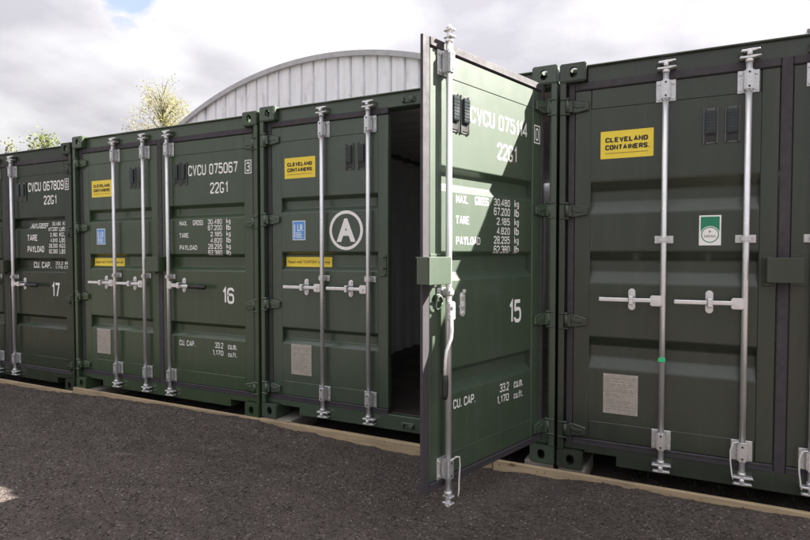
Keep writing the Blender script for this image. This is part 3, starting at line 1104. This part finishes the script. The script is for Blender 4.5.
def build_container(num, x0, z0, label, texts, opened=0.0, ventsL=True):
    P = PAINTS[num]
    set_profile(num == 14)
    root = bpy.data.objects.new('shipping_container', None)
    col.objects.link(root)
    root.location = (x0, 0, z0)
    root.empty_display_size = .3
    tag(root, label, 'container', 'green shipping containers standing in a row')

    def part(name, fn, mats, parent=root, origin=(0, 0, 0), key=None, loc=(0, 0, 0)):
        me = cached((name, num, key), lambda: fn().mesh(name, mats, origin))
        return link(name, me, parent, loc)

    # castings: front pair low and high, rear pair low and high
    for fx in (0, 1):
        for fz in (0, 1):
            me = cached(('cast', num, fx, fz), lambda: casting_variant(fx, fz, P))
            link('corner_casting', me, root, (W if fx else 0, 0, H if fz else 0))
    for fx in (0, 1):
        for fz in (0, 1):
            o = link('corner_casting', cached(('cast', num, 1 - fx, fz), None), root, (W if fx else 0, L, H if fz else 0))
            o.rotation_euler = (0, 0, math.pi)

    def post(x, s_):
        b = B()
        xa, xb = sorted((x + s_ * .002, x + s_ * .040))
        b.box(xa, xb, .004, .160, .1185, 2.4725, .004)
        xa, xb = sorted((x + s_ * .0405, x + s_ * .062))
        b.box(xa, xb, .090, .160, .121, 2.47)
        return b
    for s_, x in ((1, 0.0), (-1, W)):
        po = part('corner_post', lambda: post(x, s_), [P], key=s_)
        for z in HINGE_Z:
            part('hinge_lug', lambda: b_lug(x, s_, z), [P], po, key=(s_, z))

    def header():
        b = B()
        b.box(.1625, W - .1625, DF, .170, 2.4625, 2.576, .006)
        b.box(.0405, .1620, DF + .002, .160, 2.4625, 2.4722)
        b.box(W - .1620, W - .0405, DF + .002, .160, 2.4625, 2.4722)
        b.box(.1626, W - .1626, .030, .0495, 2.563, 2.574, .003)
        return b
    hd = part('header', header, [P])

    def sill():
        b = B()
        b.poly_xz([(.0405, .1612), (.0405, .121), (.164, .121), (.164, .108), (.360, .108), (.360, .046), (W - .360, .046), (W - .360, .108),
                   (W - .164, .108), (W - .164, .121), (W - .0405, .121), (W - .0405, .1612)], DF - .003, .165, bev=.004)
        return b
    si = part('door_sill', sill, [P])
    bars = {'l': (.615, 1.036), 'r': (1.360,)}
    for x in bars['l'] + bars['r']:
        part('cam_keeper', lambda: b_keeper(x, 2.505, 1), [P], hd, key=('t', x))
        part('cam_keeper', lambda: b_keeper(x, .096, -1), [P], si, key=('b', x))

    # shell
    def side(x, s_):
        b = B()
        sheet(b, corr_profile(.160, L - .16, .036), lambda a, d, k: (x + s_ * (.008 + d), a, .12 if k == 0 else 2.52))
        sheet(b, corr_profile(.160, L - .16, .036), lambda a, d, k: (x + s_ * (.011 + d), a, .12 if k == 0 else 2.52), 1)
        return b

    def rails(x, s_):
        b = B()
        xa, xb = sorted((x + s_ * .006, x + s_ * .066))
        b.box(xa, xb, .179, L - .179, 2.517, 2.574, .004)
        b.box(xa, xb, .179, L - .179, .030, .165, .004)
        return b
    for s_, x in ((1, 0.0), (-1, W)):
        part('side_wall', lambda: side(x, s_), [P, M_INSIDE], key=s_)
        part('side_rail', lambda: rails(x, s_), [P], key=s_)

    def roof():
        b = B()
        sheet(b, corr_profile(.165, L - .15, -.020, .209 * 1.33), lambda a, d, k: (.03 if k == 0 else W - .03, a, 2.578 + d))
        sheet(b, corr_profile(.165, L - .15, -.020, .209 * 1.33), lambda a, d, k: (.03 if k == 0 else W - .03, a, 2.575 + d), 1)
        return b
    part('roof', roof, [P, M_INSIDE])

    def rear():
        b = B()
        sheet(b, corr_profile(.03, W - .03, .045), lambda a, d, k: (a, L - .01 - d, .06 if k == 0 else 2.574))
        sheet(b, corr_profile(.03, W - .03, .045), lambda a, d, k: (a, L - .013 - d, .06 if k == 0 else 2.574), 1)
        return b
    part('rear_wall', rear, [P, M_INSIDE])

    def floor_():
        b = B()
        b.box(.068, W - .068, .172, L - .07, .128, .168)
        b.box(.07, W - .07, .100, .171, .120, .1655, .003)
        return b
    part('floor', floor_, [M_FLOORPLY])

    # ---- doors
    for leaf in ('l', 'r'):
        left = leaf == 'l'
        piv = Vector((.050, .012, 0)) if left else Vector((W - .050, .012, 0))
        fx0, fx1 = (.090, 1.190) if left else (1.248, W - .090)
        gx0, gx1 = (.050, 1.1905) if left else (1.1915, W - .050)
        dr = part('door', lambda: b_frame(fx0, fx1), [P], root, piv, leaf, piv)
        if not left and opened:
            dr.rotation_euler = (0, 0, math.radians(opened))
        px0, px1 = (fx0 + .099, fx1 - .089) if left else (fx0 + .099, fx1 - .099)
        part('door_panel', lambda: b_panel(px0, px1), [P], dr, piv, leaf)
        part('gasket', lambda: b_gasket(gx0, gx1), [M_GASKET], dr, piv, leaf)

        def inner():
            b = B()
            b.box(px0, px1, DF + .0965, DF + .099, .26, 2.36)
            return b
        xp, sg = (.050, 1) if left else (W - .050, -1)
        for z in HINGE_Z:
            part('hinge', lambda: b_hinge(xp, sg, z), [P], dr, piv, (leaf, z))
        is_open = (not left) and opened
        for x in bars[leaf]:
            part('locking_bar', lambda: b_bar(x, bool(is_open)), [M_ZINC], dr, piv, (leaf, x, is_open))

            def one(z, w_, h_, small):
                b = B()
                bracket(b, x, z, w_, h_, small=small)
                return b
            part('bar_bracket', lambda: one(2.358, .108, .128, False), [M_ZINC2, M_BLACK], dr, piv, (leaf, x, 't'))
            part('bar_bracket', lambda: one(.258, .108, .118, False), [M_ZINC2, M_BLACK], dr, piv, (leaf, x, 'b'))
            part('bar_guide', lambda: one(1.472, .104, .046, True), [M_ZINC2, M_BLACK], dr, piv, (leaf, x, 'm')) if num == 14 else \
                part('bar_guide', lambda: one(1.182, .104, .046, True), [M_ZINC2, M_BLACK], dr, piv, (leaf, x, 'm'))
            if left:
                part('handle', lambda: b_handle_left(x), [M_ZINC], dr, piv, (leaf, x))
                part('handle_catch', lambda: b_catch(x - .175), [M_ZINC], dr, piv, (leaf, x))
            elif is_open:
                part('handle', lambda: b_handle_open(x), [M_ZINC], dr, piv, (leaf, x, 'o'))

                def grip():
                    b = B()
                    b.tube([(x - .072, BAR_Y - .038, .765), (x - .072, BAR_Y - .038, .74), (x - .073, BAR_Y - .037, .67), (x - .073, BAR_Y - .036, .645)], [.014, .0165, .0165, .012], 12)
                    return b
                part('grip', grip, [M_BLACK], dr, piv, (leaf, x, 'o'))
                part('handle_catch', lambda: b_catch(x + .165, 1.106, False), [M_ZINC], dr, piv, (leaf, x, 'co'))

                def hook():
                    b = B()
                    pts = [(1.298 + .024 * math.cos(a), .026 - .008 * math.sin(a), 1.130 + .036 * math.sin(a)) for a in [2 * math.pi * k / 14 for k in range(15)]]
                    b.tube(pts, .0048, 8)
                    b.box(1.285, 1.320, .030, DF - .0006, 1.135, 1.175, .004)
                    return b
                part('lock_ring', hook, [P], dr, piv, (leaf, x, 'h'))
            else:
                part('handle', lambda: b_handle_right(x), [M_ZINC], dr, piv, (leaf, x))

                def grip():
                    b = B()
                    b.cyl((x + .285, BAR_Y - .024, 1.100), (x + .480, BAR_Y - .026, 1.096), .019, n=14)
                    b.cyl((x + .480, BAR_Y - .026, 1.096), (x + .492, BAR_Y - .026, 1.096), .019, .010, n=14)
                    return b
                part('grip', grip, [M_BLACK], dr, piv, (leaf, x))
                part('handle_catch', lambda: b_catch(x + .165), [M_ZINC], dr, piv, (leaf, x, 'c'))
        if num == 14 or is_open:
            for x in bars[leaf][-1:]:
                sd = -1 if left else (1 if is_open else -1)

                def cord():
                    b = B()
                    b.tube([(x + sd * .020, -.016, .322), (x + sd * .046, -.024, .318), (x + sd * .060, -.018, .27), (x + sd * .058, -.014, .20), (x + sd * .050, -.018, .13), (x + sd * .046, -.016, .105)], .0042, 6)
                    b.tube([(x - .020, -.016, .312), (x, -.020, .318), (x + .024, -.014, .316)], .004, 6)
                    return b
                part('security_cord', cord, [M_CORD], dr, piv, (leaf, x, 'cord'))
        if left:
            part('lock_bracket', b_lockbracket, [P], dr, piv, leaf)
            vx = (.852, .962)
        else:
            part('lock_box', b_lockbox, [P], dr, piv, leaf)
            vx = (1.448, 1.538)
        for x in vx:
            link('ventilator', cached(('vent',), lambda: b_vent().mesh('ventilator', [M_VENT, M_VENTHOOD, M_BLACK])), dr, Vector((x, DF + .0022, 2.128)) - piv)

        # ---- print
        if left:
            if num != 17:
                sy = {14: (.247, .551, 1.980, 2.150), 15: (.222, .528, 1.992, 2.160), 16: (.232, .538, 1.965, 2.132)}[num]

                def cl():
                    x0_, x1_, z0_, z1_ = sy
                    w_, h_ = x1_ - x0_, z1_ - z0_
                    d = Decal().rect(*sy, 0, .0012, .004)
                    d.plate('CLEVELAND', x0_ + .09 * w_, x1_ - .10 * w_, z0_ + .555 * h_, z0_ + .800 * h_, 1, .0018, 1.12)
                    d.plate('CONTAINERS.', x0_ + .09 * w_, x1_ - .07 * w_, z0_ + .285 * h_, z0_ + .530 * h_, 1, .0018, 1.12)
                    d.rect(x0_ + .09 * w_, x1_ - .10 * w_, z0_ + .18 * h_, z0_ + .21 * h_, 2, .0018)
                    return d.mesh('sticker', [M_YELLOW, M_INK, M_PALEINK], piv)
                tag(link('sticker', cl(), dr), 'yellow CLEVELAND CONTAINERS sticker')
            if num in (15, 16):
                def lr():
                    x0_, x1_, z0_, z1_ = .300, .428, 1.488, 1.646
                    d = Decal().rect(x0_, x1_, z0_, z1_, 0, .0012, .003).rect(x0_ + .006, x1_ - .006, z0_ + .006, z1_ - .006, 1, .0016)
                    d.text('LR', x0_ + .050, x1_ - .022, z1_ - .085, z1_ - .030, 0, .0021, .012)
                    d.rect(x0_ + .018, x0_ + .026, z0_ + .02, z1_ - .03, 0, .0021)
                    for i in range(4):
                        d.rect(x0_ + .035, x1_ - .030 - .012 * (i % 2), z0_ + .020 + i * .012, z0_ + .025 + i * .012, 0, .0021)
                    return d.mesh('sticker', [M_WHITE, M_BLUE], piv)
                tag(link('sticker', lr(), dr), 'small blue and white inspection sticker')

                def strip_():
                    x0_, x1_, z0_, z1_ = .205, .660, 1.270, 1.350
                    d = Decal().rect(x0_, x1_, z0_, z1_, 0, .0012)
                    d.text('Repair with "CORTEN" steel only', x0_ + .02, x1_ - .02, 1.292, 1.322, 1, .0018, .012)
                    return d.mesh('sticker', [M_YELLOW, M_INK], piv)
                tag(link('sticker', strip_(), dr), 'long yellow repair notice strip in the trough')
            if num == 15:
                def circ():
                    d = Decal().ring(.815, 1.560, .130, .154, 0, .0012, 48)
                    d.text('A', .728, .902, 1.470, 1.652, 0, .0012, .045)
                    return d.mesh('letter_badge', [M_WHITE], piv)
                tag(link('letter_badge', circ(), dr), 'white letter A inside a white ring')
            if num == 14:
                def dek():
                    x0_, x1_, z0_, z1_ = .802, .915, 1.437, 1.612
                    cx = (x0_ + x1_) / 2
                    d = Decal().rect(x0_, x1_, z0_, z1_, 0, .0010).rect(x0_ + .008, x1_ - .008, z0_ + .062, z1_ - .008, 1, .0014)
                    d.disc(cx, z0_ + .062, .050, 0, .0018).ring(cx, z0_ + .062, .041, .046, 1, .0022)
                    d.text('DEKRA', cx - .030, cx + .030, z0_ + .046, z0_ + .060, 2, .0024, .02)
                    d.layers.append((np.array([(cx - .006, z0_ + .088), (cx - .006, z0_ + .072), (cx + .008, z0_ + .080)]), [(0, 1, 2)], 2, .0024))
                    return d.mesh('sticker', [M_WHITE, M_GREENV, M_GREYINK], piv)
                tag(link('sticker', dek(), dr), 'green and white inspection sticker')

                def tape():
                    b = B()
                    b.cyl((.615, BAR_Y, .742), (.615, BAR_Y, .764), .0185, n=14)
                    b.box(.594, .634, BAR_Y - .0205, BAR_Y - .0180, .741, .763, .001)
                    return b
                part('tape', tape, [M_TAPE], dr, piv, 'tape')
            if num in (14, 15, 16):
                def plate():
                    x0_, x1_, z0_, z1_ = .278, .482, .380, .632
                    b = B()
                    b.box(x0_, x1_, DF + .0005, DF + .0026, z0_, z1_, .0008)
                    for cx in (x0_ + .008, x1_ - .008):
                        for cz in (z0_ + .008, (z0_ + z1_) / 2, z1_ - .008):
                            b.cyl((cx, DF - .002, cz), (cx, DF + .001, cz), .005, n=8, mi=1)
                    b2 = bmesh.new()
                    d = Decal()
                    r = random.Random(num)
                    z = z1_ - .030
                    while z > z0_ + .02:
                        a = x0_ + .022
                        while a < x1_ - .03:
                            w_ = r.uniform(.008, .032)
                            if r.random() < .8:
                                d.rect(a, min(a + w_, x1_ - .02), z, z + .0048, 2, 0)
                            a += w_ + r.uniform(.004, .012)
                        z -= r.choice((.0125, .0125, .019))
                    me = d.mesh('x', [], (0, 0, 0), False, DF - .0003)
                    b.bm.from_mesh(me)
                    return b
                part('data_plate', plate, [M_PLATE, M_ZINC2, M_GREYINK], dr, piv, 'plate')
        else:
            for (body, x0_, x1_, z0_, z1_, bold) in texts:
                def tx():
                    d = Decal()
                    if body.startswith('['):
                        d.plate(body[1:], x0_ + .018, x1_ - .018, z0_ + .018, z1_ - .018, 0, .0012, .5)
                        for q in ((x0_, x1_, z0_, z0_ + .007), (x0_, x1_, z1_ - .007, z1_), (x0_, x0_ + .007, z0_ + .007, z1_ - .007), (x1_ - .007, x1_, z0_ + .007, z1_ - .007)):
                            d.rect(*q, 0, .0012)
                    else:
                        d.plate(body, x0_, x1_, z0_, z1_, 0, .0012, .46 + bold * 5)
                    return d.mesh('lettering', [M_WHITE], piv)
                link('lettering', tx(), dr)
    return root


def std_texts(serial, check, number, dx=0.0):
    t_ = [(serial, 1.590, 2.180, 2.092, 2.196, .012), ('[' + check, 2.262, 2.334, 2.082, 2.198, .02), ('22G1', 1.855, 2.062, 1.930, 2.036, .012),
          ('MAX.', 1.470, 1.570, 1.652, 1.699, .02), ('GROSS', 1.640, 1.766, 1.652, 1.699, .02), ('TARE', 1.470, 1.583, 1.541, 1.588, .02), ('PAYLOAD', 1.470, 1.690, 1.430, 1.477, .02),
          ('CU. CAP.', 1.450, 1.648, .545, .600, .02), ('33.2', 1.895, 1.992, .552, .604, .015), ('1,170', 1.868, 1.992, .486, .538, .015),
          ('cu.m.', 2.048, 2.150, .552, .592, .015), ('cu.ft.', 2.048, 2.150, .486, .530, .015), (number, 1.995, 2.125, .955, 1.110, .02)]
    for i, (v, u) in enumerate((('30.480', 'kg'), ('67.200', 'lb'), ('2.185', 'kg'), ('4.820', 'lb'), ('28.295', 'kg'), ('62.380', 'lb'))):
        z = 1.660 - .0555 * i
        t_.append((v, 1.992 - .028 * len(v), 1.992, z, z + .0455, .014))
        t_.append((u, 2.042, 2.092, z - (.008 if u == 'kg' else 0), z + .0455, .014))
    return t_


def old_texts():
    t_ = [('CVCU 067809', 1.610, 2.240, 2.060, 2.170, .014), ('[6', 2.262, 2.326, 2.060, 2.180, .02), ('22G1', 1.890, 2.110, 1.920, 2.024, .014),
          ('MAX GROSS', 1.600, 1.900, 1.664, 1.731, .03), ('TARE', 1.580, 1.760, 1.530, 1.605, .03), ('PAYLOAD', 1.580, 1.880, 1.405, 1.480, .03),
          ('CU. CAP.', 1.620, 1.930, 1.232, 1.306, .03), ('33.2 CUM', 2.010, 2.290, 1.271, 1.308, .02), ('1,170 CUFT', 2.010, 2.290, 1.226, 1.262, .02),
          ('17', 2.010, 2.140, .930, 1.090, .02)]
    for i, (v, u) in enumerate((('30,480', 'KGS'), ('67,200', 'LBS'), ('2,180', 'KGS'), ('4,810', 'LBS'), ('28,300', 'KGS'), ('62,390', 'LBS'))):
        z = 1.690 - .060 * i
        t_.append((v, 2.115 - .025 * len(v), 2.115, z, z + .046, .018))
        t_.append((u, 2.150, 2.250, z, z + .046, .018))
    return [(a, x0_, x1_, z0_ + .052, z1_ + .052, bd) for a, x0_, x1_, z0_, z1_, bd in t_]


build_container(14, 0.0, 0.0, 'olive grey closed container at right with vents and a green inspection sticker', std_texts('CVCU 075115', '6', '14'))
build_container(15, -W - .014, .008, 'green container with its right door open and a ringed letter A', std_texts('CVCU 075114', '0', '15'), 73.0)
build_container(16, -2 * W - .039, -.012, 'closed green container numbered 16 with serial CVCU 075067', std_texts('CVCU 075067', '3', '16'))
build_container(17, -3 * W - .064, -.060, 'closed green container numbered 17 at the left edge of the photo', old_texts())


# ------------------------------------------------------------------ sleepers under the row
def timber(x0, x1, y0, y1, top, h, label, seed):
    b = B()
    r = random.Random(seed)
    n = max(4, int((x1 - x0) / .12))
    rows = []
    for i in range(n + 1):
        x = x0 + (x1 - x0) * i / n
        j = lambda a: r.uniform(-a, a)
        w = .006
        rows.append([b.bm.verts.new(p) for p in ((x, y0 + j(.003), top - h), (x, y0 + j(.003), top - w + j(.001)), (x, y0 + w + j(.002), top), (x, y1 - w, top), (x, y1, top - w), (x, y1, top - h))])
    for a, c_ in zip(rows[:-1], rows[1:]):
        for k in range(6):
            b.bm.faces.new((a[k], a[(k + 1) % 6], c_[(k + 1) % 6], c_[k]))
    b.bm.faces.new(rows[0]); b.bm.faces.new(list(reversed(rows[-1])))
    bmesh.ops.recalc_face_normals(b.bm, faces=b.bm.faces)
    o = link('timber_sleeper', b.mesh('timber_sleeper', [M_WOOD], ((x0 + x1) / 2, y0, top - h)), None, ((x0 + x1) / 2, y0, top - h))
    tag(o, label, 'timber', 'timbers under the containers')


timber(-7.9, -4.94, -.026, .002, -.052, .17, 'pale edging board below the container at the left edge', 1)
timber(-4.930, -2.462, -.026, .002, -.004, .17, 'pale edging board below the second container from the left', 2)
timber(-2.452, -.42, -.031, .012, .000, .20, 'deep knotty edging board below the open doorway', 3)
timber(-.405, 2.9, -.058, -.030, .000, .15, 'thin pale edging board below the olive grey container', 4)


def slab(x0, x1, y0, y1, z1, h, label):
    b = B()
    b.box(x0, x1, y0, y1, z1 - h, z1, .006)
    for v in b.bm.verts:
        v.co += Vector((rnd.uniform(-.004, .004), rnd.uniform(-.004, .004), 0))
    c_ = ((x0 + x1) / 2, (y0 + y1) / 2, z1 - h)
    tag(link('concrete_block', b.mesh('concrete_block', [M_CONC], c_), None, c_), label, 'concrete block', 'concrete blocks under the containers')


for nm, xa, zb in (('olive grey container', 0.0, 0.0), ('open container', -W - .014, .008), ('container numbered sixteen', -2 * W - .039, -.012), ('container numbered seventeen', -3 * W - .064, -.060)):
    slab(xa + .012, xa + (.180 if xa == 0 else .300), .020, .40, zb - .001, .16, 'pale concrete block under the left casting of the ' + nm)
    slab(xa + W - .200, xa + W - .010, .020, .40, zb - .001, .16, 'pale concrete block under the right casting of the ' + nm)

# weeds in the gap below the right-hand container
wv, wf, wt_ = [], [], []
for i in range(140):
    x = rng.uniform(.5, 2.3); y = rng.uniform(.13, .45)
    h = rng.uniform(.015, .055); a = rng.uniform(0, 6.28); lean = rng.uniform(-.02, .02, 2)
    z = float(ground_z(x, y)); w_ = rng.uniform(.002, .005)
    k = len(wv)
    dx, dy = math.cos(a) * w_, math.sin(a) * w_
    wv += [(x - dx, y - dy, z - .005), (x + dx, y + dy, z - .005), (x + lean[0], y + lean[1], z + h)]
    wf.append((k, k + 1, k + 2))
tag(link('weeds', numpy_mesh('weeds', np.array(wv), np.array(wf), M_GRASS)), 'green weeds growing in the gap below the right container', 'weeds', None, 'stuff')


# ------------------------------------------------------------------ arched shed behind
def build_shed():
    YS, CX, CZ, R = 9.0, -8.11, -4.235, 10.88
    root = bpy.data.objects.new('arched_shed', None)
    col.objects.link(root)
    root.location = (CX, YS, -.08)
    tag(root, 'white corrugated shed with a curved roof behind the containers', 'shed')
    arc = lambda x: CZ + math.sqrt(max(0, R * R - (x - CX) ** 2))
    half = math.sqrt(R * R - (CZ + .1) ** 2) - .02
    # gable sheets, each lapped over the next
    x = CX - half
    pw = .395
    i = 0
    while x < CX + half - .05:
        xe = min(x + pw, CX + half)
        b = B()
        prof = [(0, .05), (.030, -.06), (.05, -.07), (pw - .06, -.075), (pw - .04, -.065), (pw, .05)]
        prof = [(x + a, d) for a, d in prof if x + a <= xe]
        lo = [b.bm.verts.new((a, YS + d, -.08)) for a, d in prof]
        hi = [b.bm.verts.new((a, YS + d, max(-.05, arc(a) - .02))) for a, d in prof]
        for k in range(len(prof) - 1):
            b.bm.faces.new((lo[k], lo[k + 1], hi[k + 1], hi[k]))
        link('gable_sheet', b.mesh('gable_sheet', [M_SHED], root.location), root)
        x = xe
        i += 1
    # verge trim and the vault
    def band(r0, r1, y0, y1):
        b = B()
        n = 80
        th0 = math.asin(min(1, (half) / R))
        rows = []
        for k in range(n + 1):
            th = -th0 + 2 * th0 * k / n
            s_, c_ = math.sin(th), math.cos(th)
            rows.append([b.bm.verts.new((CX + r * s_, y, CZ + r * c_)) for r, y in ((r0, y0), (r1, y0), (r1, y1), (r0, y1))])
        for a, c_ in zip(rows[:-1], rows[1:]):
            for k in range(4):
                b.bm.faces.new((a[k], a[(k + 1) % 4], c_[(k + 1) % 4], c_[k]))
        bmesh.ops.recalc_face_normals(b.bm, faces=b.bm.faces)
        return b
    link('verge_trim', band(R - .10, R + .035, YS - .17, YS - .12).mesh('verge_trim', [M_SHEDTRIM], root.location), root)
    link('roof', band(R - .03, R + .025, YS - .119, YS + 16).mesh('roof', [M_SHED], root.location), root)


build_shed()


def build_cabin():
    root = bpy.data.objects.new('site_building', None)
    col.objects.link(root)
    root.location = (6.2, 11.0, -.08)
    tag(root, 'grey building with a rounded parapet just showing at the right edge', 'building')
    b = B(); b.box(3.20, 9.0, 11.0, 14.0, -.08, 5.9, .02)
    link('wall', b.mesh('wall', [M_CABIN], root.location), root)
    b = B(); b.box(3.06, 9.1, 10.9, 14.1, 5.905, 6.26, .09, seg=3)
    link('parapet', b.mesh('parapet', [M_CABIN], root.location), root)


build_cabin()


# ------------------------------------------------------------------ trees
def build_tree(name, label, base, height, crown_c, crown_r, nclump, nleaf, cols, seed, leaf=.05, droop=0.0, group=None):
    r = np.random.default_rng(seed)
    root = bpy.data.objects.new(name, None)
    col.objects.link(root)
    root.location = base
    tag(root, label, 'tree', group)
    b = B()
    bx, by, bz = base
    top = Vector((bx + crown_c[0], by + crown_c[1], bz + height * .97))
    trunk = [Vector((bx, by, bz - .1)).lerp(top, k / 8) + Vector((r.normal(0, .05), r.normal(0, .05), 0)) * (k > 0) for k in range(9)]
    b.tube(trunk, [.11 * height / 8 * (1 - .9 * k / 8) for k in range(9)], 8)
    cc = Vector((bx + crown_c[0], by + crown_c[1], bz + crown_c[2]))
    cl = []
    for i in range(nclump):
        while True:
            q = r.uniform(-1, 1, 3)
            if .25 < np.linalg.norm(q) < 1:
                break
        wz = 1 - .45 * max(0, q[2])
        p = cc + Vector((q[0] * crown_r[0] * wz, q[1] * crown_r[1] * wz, q[2] * crown_r[2]))
        cl.append(p)
        tz = min(max((p.z - .25 * crown_r[2] - bz) / height * 8, 2), 7.6)
        k = int(tz)
        o = trunk[k].lerp(trunk[k + 1], tz - k)
        mid = o.lerp(p, .55) + Vector((0, 0, .12 * (p - o).length))
        b.tube([o, mid, p], [.022, .012, .004], 5)
    link('trunk', b.mesh('trunk', [M_BARK], base), root)
    N = nclump * nleaf
    ctr = np.repeat(np.array([tuple(p) for p in cl]), nleaf, 0)
    spread = np.repeat(r.uniform(.6, 1.3, nclump), nleaf)[:, None]
    off = r.normal(0, 1, (N, 3)) * np.array([.16, .16, .13]) * spread
    off[:, 2] -= droop * np.abs(r.normal(0, 1, N)) * .35
    pos = ctr + off
    u = r.normal(0, 1, (N, 3)); u /= np.linalg.norm(u, axis=1, keepdims=True)
    v = np.cross(u, r.normal(0, 1, (N, 3))); v /= np.linalg.norm(v, axis=1, keepdims=True)
    s_ = leaf * r.uniform(.6, 1.3, (N, 1))
    quad = np.stack([pos - u * s_, pos + v * s_ * .55, pos + u * s_, pos - v * s_ * .55], 1).reshape(-1, 3) - np.array(base)
    fc = (np.arange(N)[:, None] * 4 + np.arange(4)[None])
    cidx = np.repeat(r.integers(0, len(cols), nclump), nleaf)
    mixc = np.array(cols)[np.where(r.random(N) < .75, cidx, r.integers(0, len(cols), N))] * r.uniform(.75, 1.2, (N, 1))
    link('crown', numpy_mesh('crown', quad, fc, M_LEAF, np.repeat(mixc, 4, 0)), root)


yl = [(.34, .31, .10), (.28, .27, .10), (.20, .21, .08), (.40, .34, .12)]
gl = [(.12, .17, .04), (.16, .20, .05), (.20, .22, .06)]
G = 'trees behind the container row'
build_tree('birch_tree', 'sparse yellowing birch left of the arched shed', (-17.75, 12.1, -.1), 8.6, (0, 0, 6.3), (1.5, 1.4, 2.3), 110, 85, yl, 3, .031, 1.0, G)
build_tree('small_tree', 'small green tree with a bent leafy top beyond the left container', (-17.7, 7.45, -.1), 5.35, (.1, 0, 4.7), (.62, .6, .75), 11, 60, gl, 5, .05, .2, G)
build_tree('small_tree', 'thin pale tree just showing at the left edge', (-19.0, 6.9, -.1), 5.1, (0, 0, 4.4), (.9, .8, .85), 20, 30, [(.26, .26, .10), (.20, .23, .08)], 8, .045, .4, G)
